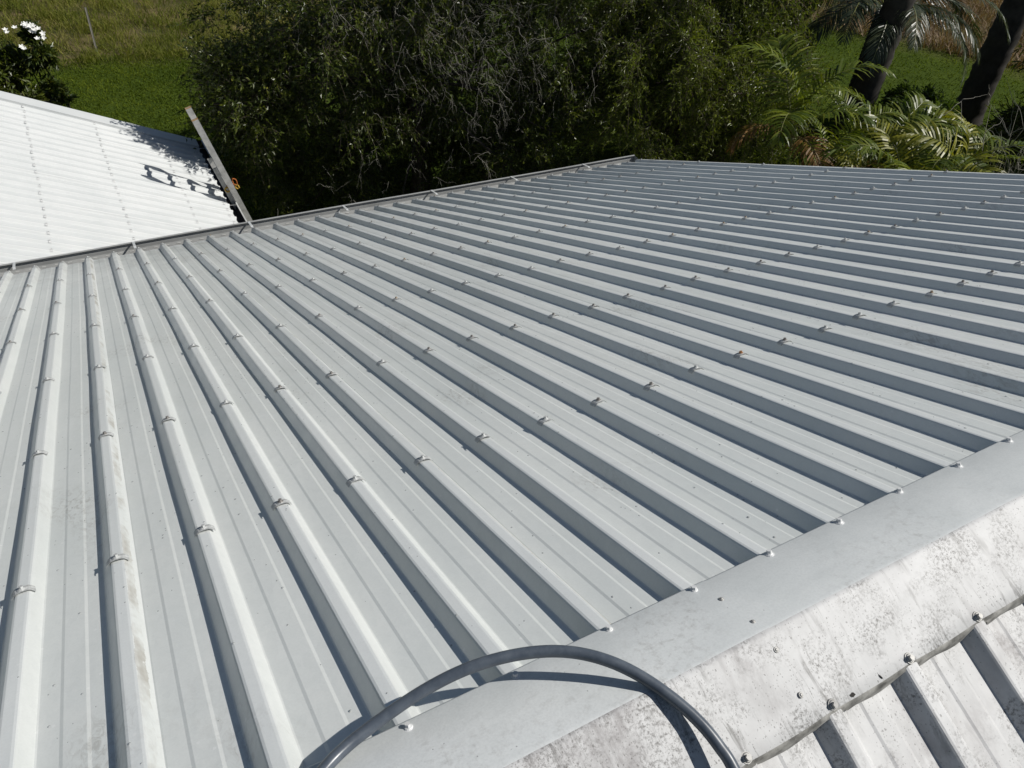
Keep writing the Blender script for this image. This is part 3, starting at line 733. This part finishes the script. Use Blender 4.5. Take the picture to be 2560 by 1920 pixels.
tree('weeping_tree', 'large dark tree with tangled bare grey twigs behind the ladder', 'tree', (5.2, 12.2, float(ground_z(5.2, 12.2))), lob, rngA, 12500, 14, .075, .030, .25, (M_LEAFD, M_TWIG, M_BARK, M_GTWIG), .22, (.3, .65), .06, .0035, .8, None, bare_sprays, limb_r=.032)
# feathery tree right of it
rngB = np.random.default_rng(5)
lob = [((8.6, 10.2, -1.9), (1.1, .9, 1.0), 1.), ((9.7, 10.2, -2.0), (1.1, .9, 1.1), 1.), ((10.8, 10.0, -2.1), (1.0, .9, 1.1), 1.), ((8.5, 9.5, -3.2), (.9, .7, .9), 1.), ((9.5, 9.2, -3.3), (1.0, .8, 1.0), 1.), ((10.3, 9.0, -3.4), (.9, .7, .9), .9),
       ((8.0, 9.2, -4.2), (.8, .6, .8), .8), ((9.0, 8.9, -4.5), (.9, .6, .8), .8), ((9.7, 8.5, -4.5), (.8, .6, .8), .7), ((9.4, 11.2, -4.0), (2.0, .9, 1.3), .8), ((9.0, 11.2, -.6), (1.4, 1.1, 1.0), .25), ((10.4, 11.0, -.6), (1.2, 1.0, 1.0), .25), ((11.4, 10.2, -1.3), (.8, .8, .9), .8), ((8.1, 8.6, -5.0), (.7, .5, .6), .5)]
tree('bottlebrush_tree', 'feathery olive green tree between the dark tree and the palms', 'tree', (9.4, 10.4, float(ground_z(9.4, 10.4))), lob, rngB, 10000, 16, .075, .018, .45, (M_LEAFB, M_TWIG, M_BARK, M_GTWIG), .2, (.3, .6), .04, .0035, .75)
# dark growth far behind the trees, closes the gaps
rngC = np.random.default_rng(8)
lob = [((3.8, 15.5, -4.6), (1.7, 1.0, 1.7), 1.), ((6.2, 15.6, -4.3), (1.8, 1.0, 1.9), 1.), ((8.6, 14.6, -4.1), (1.8, 1.0, 1.9), 1.), ((11.2, 13.4, -3.6), (1.7, 1.0, 1.9), 1.), ((13.0, 12.4, -3.2), (1.2, 1.0, 1.6), .8)]
for i, (nm, lb, sl) in enumerate((('evergreen_shrub', 'tall dark evergreen shrub hidden deep behind the tangled tree', lob[:3]), ('evergreen_shrub', 'dark evergreen shrub showing between the feathery tree and the palms', lob[3:]))):
    c = sl[0][0]; tree(nm, lb, 'shrub', (c[0] + .8, c[1], float(ground_z(c[0] + .8, c[1]))), sl, rngC, 2600, 10, .10, .035, .25, (M_LEAFD, M_TWIG, M_BARK), .12, (.3, .6), 0., group='dark evergreens behind the trees')

# flowering shrub and its dark neighbour at the left
rngD = np.random.default_rng(21)
lob = [((-.42, 15.6, -3.80), (.20, .25, .28), 1.), ((-.36, 15.55, -4.20), (.19, .25, .40), 1.), ((-.42, 15.5, -4.8), (.20, .28, .5), .9), ((-.55, 15.6, -4.4), (.20, .3, .5), .6)]
fs = tree('flowering_shrub', 'leafy shrub topped with white flowers beyond the white roof', 'shrub', (-.25, 15.6, float(ground_z(-.25, 15.6))), lob, rngD, 620, 12, .115, .042, .15, (M_LEAFS, M_TWIG, M_BARK), .06, (.06, .14), 0., .005, .8, limb_r=.02)
M_PET = mat_simple('petal_white', (.80, .80, .76), .6, 0., .3, .04)
def flower_mesh():
    V = []; F = []
    for k in range(5):
        a = 2 * math.pi * k / 5; d = np.array([math.cos(a), math.sin(a), .35]); s = np.array([-math.sin(a), math.cos(a), 0]); b = len(V)
        V += [np.zeros(3), d * .035 + s * .026, d * .075 + s * .012, d * .075 - s * .012, d * .035 - s * .026]; F.append((b, b + 1, b + 2, b + 3, b + 4))
    return mesh_py('flower', V, F)
ME_FLO = flower_mesh(); ME_FLO.materials.append(M_PET)
for j, (x, y, z, n) in enumerate(((-.42, 15.45, -3.43, 9), (-.36, 15.4, -3.47, 5), (-.38, 15.3, -3.60, 2), (-.74, 15.5, -3.50, 3), (-.66, 15.3, -3.74, 2))):
    for _ in range(n):
        p = Vector((x + random.gauss(0, .045), y + random.gauss(0, .04), z + random.gauss(0, .03)))
        put('flower', ME_FLO, None, fs, mw=Matrix.Translation(p) @ Matrix.Rotation(random.uniform(.2, 1.1), 4, 'X') @ Matrix.Rotation(random.uniform(0, 6), 4, 'Z') @ Matrix.Scale(.62, 4))
lob = [((-1.0, 15.6, -4.4), (.32, .3, .40), 1.), ((-.9, 15.2, -4.9), (.34, .3, .5), .8), ((-1.5, 15.6, -4.5), (.5, .4, .6), .8)]
tree('dark_shrub', 'very dark shrub at the left edge beside the flowering shrub', 'shrub', (-1.1, 15.5, float(ground_z(-1.1, 15.5))), lob, rngD, 900, 12, .11, .045, .2, (M_LEAFD, M_TWIG, M_BARK), .06, (.2, .4), 0., .005, limb_r=.02)

# ------------------------------------------------------------------ palms
def frond_mesh(name, L, nl, leaf_l, leaf_w, arch, droop, vee, rng, twist=0., segs=4, rach_r=.012, tipcurl=1.):
    """rachis starts at the origin heading +X and up, arching down; leaflets in a V"""
    m = 22; t = np.linspace(0, 1, m)
    ang = R(arch) - (R(arch) + R(droop)) * t ** 1.3
    ds = L / (m - 1); P = np.zeros((m, 3)); P[1:, 0] = np.cumsum(np.cos(ang[:-1])) * ds; P[1:, 2] = np.cumsum(np.sin(ang[:-1])) * ds
    V, F = tube_np(P, np.linspace(rach_r, rach_r * .25, m), 5, False)
    V = [np.array(V)]; off = len(V[0]); F = [tuple(f) for f in F]; tone = [.55] * len(F); MI = [1] * len(F)
    for side in (-1, 1):
        for k in range(nl):
            s = .16 + .84 * (k + .5) / nl; i = min(int(s * (m - 1)), m - 2); f_ = s * (m - 1) - i; p = P[i] * (1 - f_) + P[i + 1] * f_
            T = P[min(i + 1, m - 1)] - P[i]; T = T / np.linalg.norm(T); up = np.array([-T[2], 0, T[0]])
            l = leaf_l * (math.sin(math.pi * min(1., s * .92 + .06)) ** .55) * rng.uniform(.88, 1.1)
            fwd = .35 + .75 * s
            d = T * fwd + np.array([0, side, 0]) * 1.0 + up * (vee + rng.normal(0, .10)); d /= np.linalg.norm(d); d[1] += rng.normal(0, .05)
            w = np.cross(d, up + rng.normal(0, .28, 3)); w = w - d * (w @ d); w /= np.linalg.norm(w)
            nrm = np.cross(w, d); q = p.copy(); dd = d.copy(); rows = []
            for j in range(segs + 1):
                x = j / segs; ww = leaf_w * (.55 + 1.2 * x * (1 - x) * 1.6) * (1 - x ** 3 * .92)
                rows.append((q - w * ww / 2, q + w * ww / 2)); dd = dd + np.array([0, 0, -1]) * (.16 * tipcurl * (1 + x * 2)); dd /= np.linalg.norm(dd); q = q + dd * l / segs
            vv = np.array([c for r_ in rows for c in r_]); tn = rng.random()
            for j in range(segs): F.append((off + 2 * j, off + 2 * j + 1, off + 2 * j + 3, off + 2 * j + 2)); tone.append(tn); MI.append(0)
            V.append(vv); off += len(vv)
    return np.concatenate(V), F, tone, MI
def make_frond(name, mat, rmat, **kw):
    V, F, tone, MI = frond_mesh(name, **kw)
    me = mesh_np(name, V, F, False, tone); me.materials.append(mat); me.materials.append(rmat); me.polygons.foreach_set('material_index', np.array(MI, np.int32)); return me
M_CANE = mat_leaf('cane_leaf', [(0., (.055, .085, .010)), (.7, (.115, .150, .016)), (1., (.19, .21, .02))], .40, .32, .4)
M_CANEY = mat_leaf('cane_leaf_yellow', [(0., (.13, .14, .015)), (1., (.27, .26, .02))], .42, .32, .4)
M_CANEO = mat_leaf('cane_leaf_orange', [(0., (.13, .065, .02)), (1., (.24, .13, .035))], .5, .25)
M_RACH = mat_simple('rachis_green', (.16, .17, .05), .45); M_RACHO = mat_simple('rachis_brown', (.20, .13, .06), .6)
M_CSTEM = mat_simple('cane_stem', (.16, .16, .07), .5, 0., .4, .2, 8)
rngP = np.random.default_rng(31)
CANE = [make_frond('frond', M_CANE, M_RACH, L=1.75, nl=30, leaf_l=.50, leaf_w=.034, arch=78, droop=38, vee=.55, rng=rngP),
        make_frond('frond', M_CANE, M_RACH, L=1.5, nl=26, leaf_l=.46, leaf_w=.034, arch=62, droop=52, vee=.45, rng=rngP),
        make_frond('frond', M_CANEY, M_RACH, L=1.4, nl=25, leaf_l=.44, leaf_w=.034, arch=70, droop=45, vee=.55, rng=rngP),
        make_frond('frond', M_CANEO, M_RACHO, L=1.2, nl=26, leaf_l=.40, leaf_w=.028, arch=35, droop=72, vee=.25, rng=rngP)]
def cane_palm(base, stems, label):
    z0 = float(ground_z(base[0], base[1])); root = empty('cane_palm', (base[0], base[1], z0), label, 'palm', 'cane palms beyond the roof edge')
    for sx, sy, top_z, spec in stems:
        p0 = np.array([base[0] + sx * .35, base[1] + sy * .35, z0 - .1]); p1 = np.array([base[0] + sx, base[1] + sy, top_z])
        mid = (p0 + p1) / 2 + [0, 0, .0] - np.array([sx, sy, 0]) * .12
        V, F = tube_np(spline([p0, mid, p1], 12), np.linspace(.035, .022, 12), 8); put('stem', mesh_py('stem', V, F, True), M_CSTEM, root)
        for az, k, sc, til in spec:
            put('frond', CANE[k], None, root, mw=Matrix.Translation(p1 - [0, 0, .03]) @ Matrix.Rotation(R(az), 4, 'Z') @ Matrix.Rotation(R(-til), 4, 'Y') @ Matrix.Rotation(R(random.uniform(-25, 25)), 4, 'X') @ Matrix.Scale(sc, 4))
# azimuths are world degrees from +X; the camera looks along about 35..55 degrees here
cane_palm((9.6, 7.0), [(-.25, .25, -3.30, [(130, 0, 1.1, 10), (60, 0, 1.1, 14), (330, 0, 1.05, 12), (215, 1, 1.05, 0), (300, 1, 1., 4), (255, 3, 1.05, -6), (165, 3, 1., 0)]), (.15, -.2, -3.65, [(100, 1, .9, 5), (350, 0, .9, 5), (240, 2, .8, -5), (190, 1, .85, -8), (285, 3, .95, -8)])], 'leftmost cane palm beside the feathery tree with upright green and orange fronds')
cane_palm((10.6, 6.7), [(.25, .55, -3.80, [(150, 0, .95, 5), (330, 1, 1., 0), (280, 1, .95, 5), (210, 1, .9, 0), (105, 0, .85, 8)]), (.1, .1, -3.72, [(330, 0, 1.0, 0), (20, 0, .95, 8), (290, 1, .95, 0), (120, 0, .9, 12), (190, 1, .8, 0), (240, 3, .9, 0)]), (-.3, -.2, -3.85, [(150, 2, .9, 0), (260, 1, .9, 0), (330, 3, .9, 0), (40, 1, .9, 0)])], 'middle cane palm with a broad arching frond in front of the palm trunk')
cane_palm((9.9, 5.6), [(0, 0, -3.42, [(150, 1, 1.0, 0), (210, 1, .9, 0), (90, 2, .9, 10), (310, 1, .95, 0), (30, 0, .85, 0), (260, 2, .8, -5)])], 'low cane palm with fine pale leaflets just above the roof edge')
cane_palm((10.7, 5.35), [(0, 0, -3.32, [(135, 2, 1.0, 5), (70, 2, .95, 8), (330, 1, 1.0, 0), (290, 1, .95, 0), (200, 1, .9, -3), (250, 2, .85, 0), (20, 1, .9, 0)])], 'rightmost cane palm with bright yellow green fronds above the roof edge')

M_PTRUNK = mat_simple('palm_trunk', (.050, .045, .040), .9, 0., .2, .3, 6, .8)
def palm_trunk(x, y, r, z1, name, label, cat='palm', rng=rngP, lean=(0, 0)):
    z0 = float(ground_z(x, y)); root = empty(name, (x, y, z0), label, cat, 'tall dark palms')
    m = 110; z = np.linspace(z0 - .2, z1, m); n = 20; V = []
    for i, zz in enumerate(z):
        ring = r * (1.0 - .0 * i) * (1 + .035 * ((i % 3) - 1)); ring *= 1 + .22 * math.exp(-(zz - z0) / .3)
        for j in range(n):
            a = 2 * math.pi * j / n + i * .16; rr = ring * (1 + .05 * math.cos(5 * a + i * 1.9))
            V.append((x + lean[0] * (zz - z0) + rr * math.cos(a), y + lean[1] * (zz - z0) + rr * math.sin(a), zz))
    F = [(i * n + j, i * n + (j + 1) % n, (i + 1) * n + (j + 1) % n, (i + 1) * n + j) for i in range(m - 1) for j in range(n)]
    put('trunk', mesh_py('trunk', V, F, True), M_PTRUNK, root); return root
M_DATE = mat_leaf('date_leaf', [(0., (.022, .034, .018)), (.7, (.045, .060, .030)), (1., (.08, .095, .05))], .36, .15, .4)
DATE = [make_frond('frond', M_DATE, M_RACH, L=2.6, nl=60, leaf_l=.50, leaf_w=.022, arch=45, droop=62, vee=.25, rng=rngP, segs=3, rach_r=.018, tipcurl=.8),
        make_frond('frond', M_DATE, M_RACH, L=2.3, nl=54, leaf_l=.55, leaf_w=.024, arch=15, droop=80, vee=.15, rng=rngP, segs=3, rach_r=.018, tipcurl=1.4)]
pt1 = palm_trunk(12.9, 8.85, .245, 6.6, 'palm_tree', 'tall palm with a thick dark trunk rising behind the cane palms')
pt2 = palm_trunk(16.35, 8.75, .285, 7.8, 'palm_tree', 'tall palm with a thick dark trunk nearer the right edge')
for root, (x, y, z) in ((pt1, (12.9, 8.85, 6.5)), (pt2, (16.35, 8.75, 7.7))):
    for k in range(22): put('frond', DATE[k % 2], None, root, mw=Matrix.Translation((x, y, z)) @ Matrix.Rotation(2.4 * k, 4, 'Z') @ Matrix.Rotation(R(random.uniform(-40, 10)), 4, 'Y') @ Matrix.Scale(1.1, 4))
# a shorter palm whose crown stands beside the first trunk
sp = (13.6, 9.6)
shp = palm_trunk(sp[0], sp[1], .13, -2.35, 'feather_palm', 'shorter feather palm drooping both sides of the thick trunk', rng=rngP)
for az, k, til, sc in ((310, 0, -5, 1.0), (322, 1, 0, 1.0), (335, 0, -18, 1.0), (298, 1, 10, .95), (345, 1, 15, 1.), (285, 0, -25, .9), (140, 1, 10, 1.0), (155, 0, -10, 1.), (170, 1, 0, 1.0), (190, 1, 12, 1.), (205, 0, -5, 1.), (125, 0, 0, .9), (60, 0, 0, 1), (20, 0, 10, 1.), (90, 1, 0, 1), (240, 1, 20, .9), (222, 1, 8, .95)):
    put('frond', DATE[k], None, shp, mw=Matrix.Translation((sp[0], sp[1], -2.4)) @ Matrix.Rotation(R(az), 4, 'Z') @ Matrix.Rotation(R(-til), 4, 'Y') @ Matrix.Rotation(R(random.uniform(-20, 20)), 4, 'X') @ Matrix.Scale(sc, 4))
# shady growth at the right edge, bright low shrub, bare twiggy shrub
lob = [((15.8, 6.9, -3.0), (.9, .8, 1.1), 1.), ((15.9, 6.7, -4.2), (.9, .8, .9), 1.), ((16.8, 6.6, -2.2), (1.2, 1., 1.2), .8), ((17.3, 6.3, -3.8), (1.2, 1., 1.2), .7)]
tree('dark_shrub', 'dark drooping shrub at the right edge beside the palm trunk', 'shrub', (16.2, 6.6, float(ground_z(16.2, 6.6))), lob, rngD, 2300, 12, .22, .028, .6, (M_LEAFD, M_TWIG, M_BARK), .1, (.3, .6), 0., .005)
lob = [((12.2, 8.1, -4.2), (.6, .5, .5), 1.), ((11.7, 7.9, -4.7), (.6, .5, .6), .8)]
tree('dark_shrub', 'dark shrub at the foot of the thick palm trunk behind the cane palms', 'shrub', (12.0, 8.0, float(ground_z(12.0, 8.0))), lob, rngD, 800, 12, .10, .04, .1, (M_LEAFD, M_TWIG, M_BARK), .05, (.15, .3), 0., .004, limb_r=.015)
lob = [((13.4, 8.05, -3.75), (.60, .5, .40), 1.), ((12.75, 7.9, -3.95), (.5, .5, .4), .8), ((13.1, 7.8, -4.5), (.8, .5, .6), .8)]
tree('low_shrub', 'bright green low shrub between the two palm trunks', 'shrub', (13.1, 8.0, float(ground_z(13.1, 8.0))), lob, rngD, 900, 12, .10, .05, .0, (M_LEAFL, M_TWIG, M_BARK), .04, (.15, .3), 0., .004, limb_r=.015)
def bare_shrub():
    x, y = 11.4, 4.95; z0 = float(ground_z(x, y)); root = empty('bare_shrub', (x, y, z0), 'bare twiggy shrub with pale stems at the right edge of the roof', 'shrub')
    rng = np.random.default_rng(4)
    st = []; rad = []
    for _ in range(26):
        p = np.array([x, y, z0]) + rng.normal(0, .12, 3) * [1, 1, 0]; d = unit(np.array([rng.normal(0, .25), rng.normal(0, .25), 1.])); L = rng.uniform(2.2, 3.1); t = np.linspace(0, 1, 8)[:, None]
        q = p + d * t * L + np.cumsum(rng.normal(0, .04, (8, 3)), 0); st.append(q); rad.append(rng.uniform(.007, .011))
        for _ in range(9):
            j = rng.integers(3, 8); dd = unit(d + rng.normal(0, .8, 3)); tt = np.linspace(0, 1, 8)[:, None]; st.append(q[j] + dd * tt * rng.uniform(.2, .6) + np.cumsum(rng.normal(0, .012, (8, 3)), 0)); rad.append(rng.uniform(.003, .005))
    V, F = ribbons(np.array(st), np.array(rad)); put('stems', mesh_np('stems', V, F), M_GTWIG, root)
bare_shrub()

# ------------------------------------------------------------------ grass
def blades(name, P, h, w, rng, mat, label, lean=.5):
    n = len(P); h = h * rng.uniform(.5, 1.3, n)[:, None]; a = rng.uniform(0, 2 * np.pi, n); S = np.stack([np.cos(a), np.sin(a), 0 * a], 1) * (w * rng.uniform(.6, 1.4, n)[:, None])
    le = rng.normal(0, lean, (n, 3)); le[:, 2] = 1; le = unit(le); b = rng.normal(0, lean, (n, 3)); b[:, 2] = -.15
    mid = P + le * h * .55; tip = P + le * h + b * h * .45
    V = np.stack([P - S / 2, P + S / 2, mid + S * .4, mid - S * .4, tip], 1).reshape(-1, 3); i = np.arange(n)[:, None] * 5
    F = np.concatenate([i + [[0, 1, 2]], i + [[0, 2, 3]], i + [[3, 2, 4]]], 1).reshape(-1, 3)
    pat = .5 + .5 * np.sin(P[:, 0] * 1.1 + 2 * np.sin(P[:, 1] * .7)) * np.cos(P[:, 1] * .9)
    pat2 = .5 + .5 * np.sin(P[:, 0] * 3.7 + 1.5 * np.sin(P[:, 1] * 2.9)) * np.cos(P[:, 1] * 3.3 + P[:, 0])
    tone = np.repeat(np.clip(.5 * rng.random(n) + .25 * pat + .25 * pat2, 0, 1), 3)
    o = put(name, mesh_np(name, V, F, False, tone), mat); tag(o, label, 'grass', kind='stuff'); return o
M_LAWN = mat_leaf('lawn_blade', [(0., (.040, .070, .007)), (.6, (.100, .138, .013)), (1., (.20, .235, .024))], .8, .35, .08)
M_ROUGH = mat_leaf('rough_blade', [(0., (.070, .105, .013)), (.50, (.155, .175, .030)), (.80, (.26, .24, .07)), (1., (.40, .34, .15))], .8, .35, .1)
M_DRY = mat_leaf('dry_blade', [(0., (.14, .09, .045)), (.6, (.22, .14, .075)), (1., (.32, .22, .13))], .7, .2)
rg = np.random.default_rng(77)
n = 60000; x = rg.uniform(-2.2, 4.6, n); y = rg.uniform(12.2, 22.9, n); P = np.stack([x, y, ground_z(x, y)], 1)
x2 = rg.uniform(11, 24, 40000); y2 = rg.uniform(6, 18, 40000); ok = .85 * x2 + .5 * y2 < 22.6; x2, y2 = x2[ok], y2[ok]; P = np.concatenate([P, np.stack([x2, y2, ground_z(x2, y2)], 1)])
blades('lawn_grass', P, .07, .018, rg, M_LAWN, 'short green lawn grass beyond the white roof', .7)
def tufts(n, k, xr, yr, s, cl=None):
    c = np.stack([rg.uniform(*xr, n), rg.uniform(*yr, n)], 1); q = np.repeat(c, k, 0) + rg.normal(0, s, (n * k, 2)); return np.stack([q[:, 0], q[:, 1], ground_z(q[:, 0], q[:, 1])], 1)
P = tufts(2600, 26, (-5, 13), (22.3, 38), .16)
P = P[(P[:, 1] > 22.2)]
blades('rough_grass', P, .34, .016, rg, M_ROUGH, 'rough unmown grass above the lawn', .55)
P = tufts(2600, 24, (15, 38), (6, 28), .18); P = P[.85 * P[:, 0] + .5 * P[:, 1] > 22.3]
blades('dry_grass', P, .5, .02, rg, M_DRY, 'dry brown grass behind the palm trunks', .6)

# fence post
px, py = .86, 23.2; pz = float(ground_z(px, py))
bm = bmesh.new(); h = 1.12
for k in range(3):
    a = 2 * math.pi * k / 3; Mx = Matrix.Translation((px, py, pz - .1)) @ Matrix.Rotation(a, 4, 'Z'); box_bm(bm, (0.002, -.004, 0), (.034, .004, h + .1), Mx)
cyl_bm(bm, .006, .006, 0, h + .1, 8, 0, 0)
for v in bm.verts:
    if v.co.x < .2 and v.co.y < 2: v.co += Vector((px, py, pz - .1))
fp = put('fence_post', mesh_bm('fence_post', bm), mat_simple('picket_steel', (.22, .21, .18), .7, .2)); tag(fp, 'thin steel fence post standing in the rough grass', 'fence post')
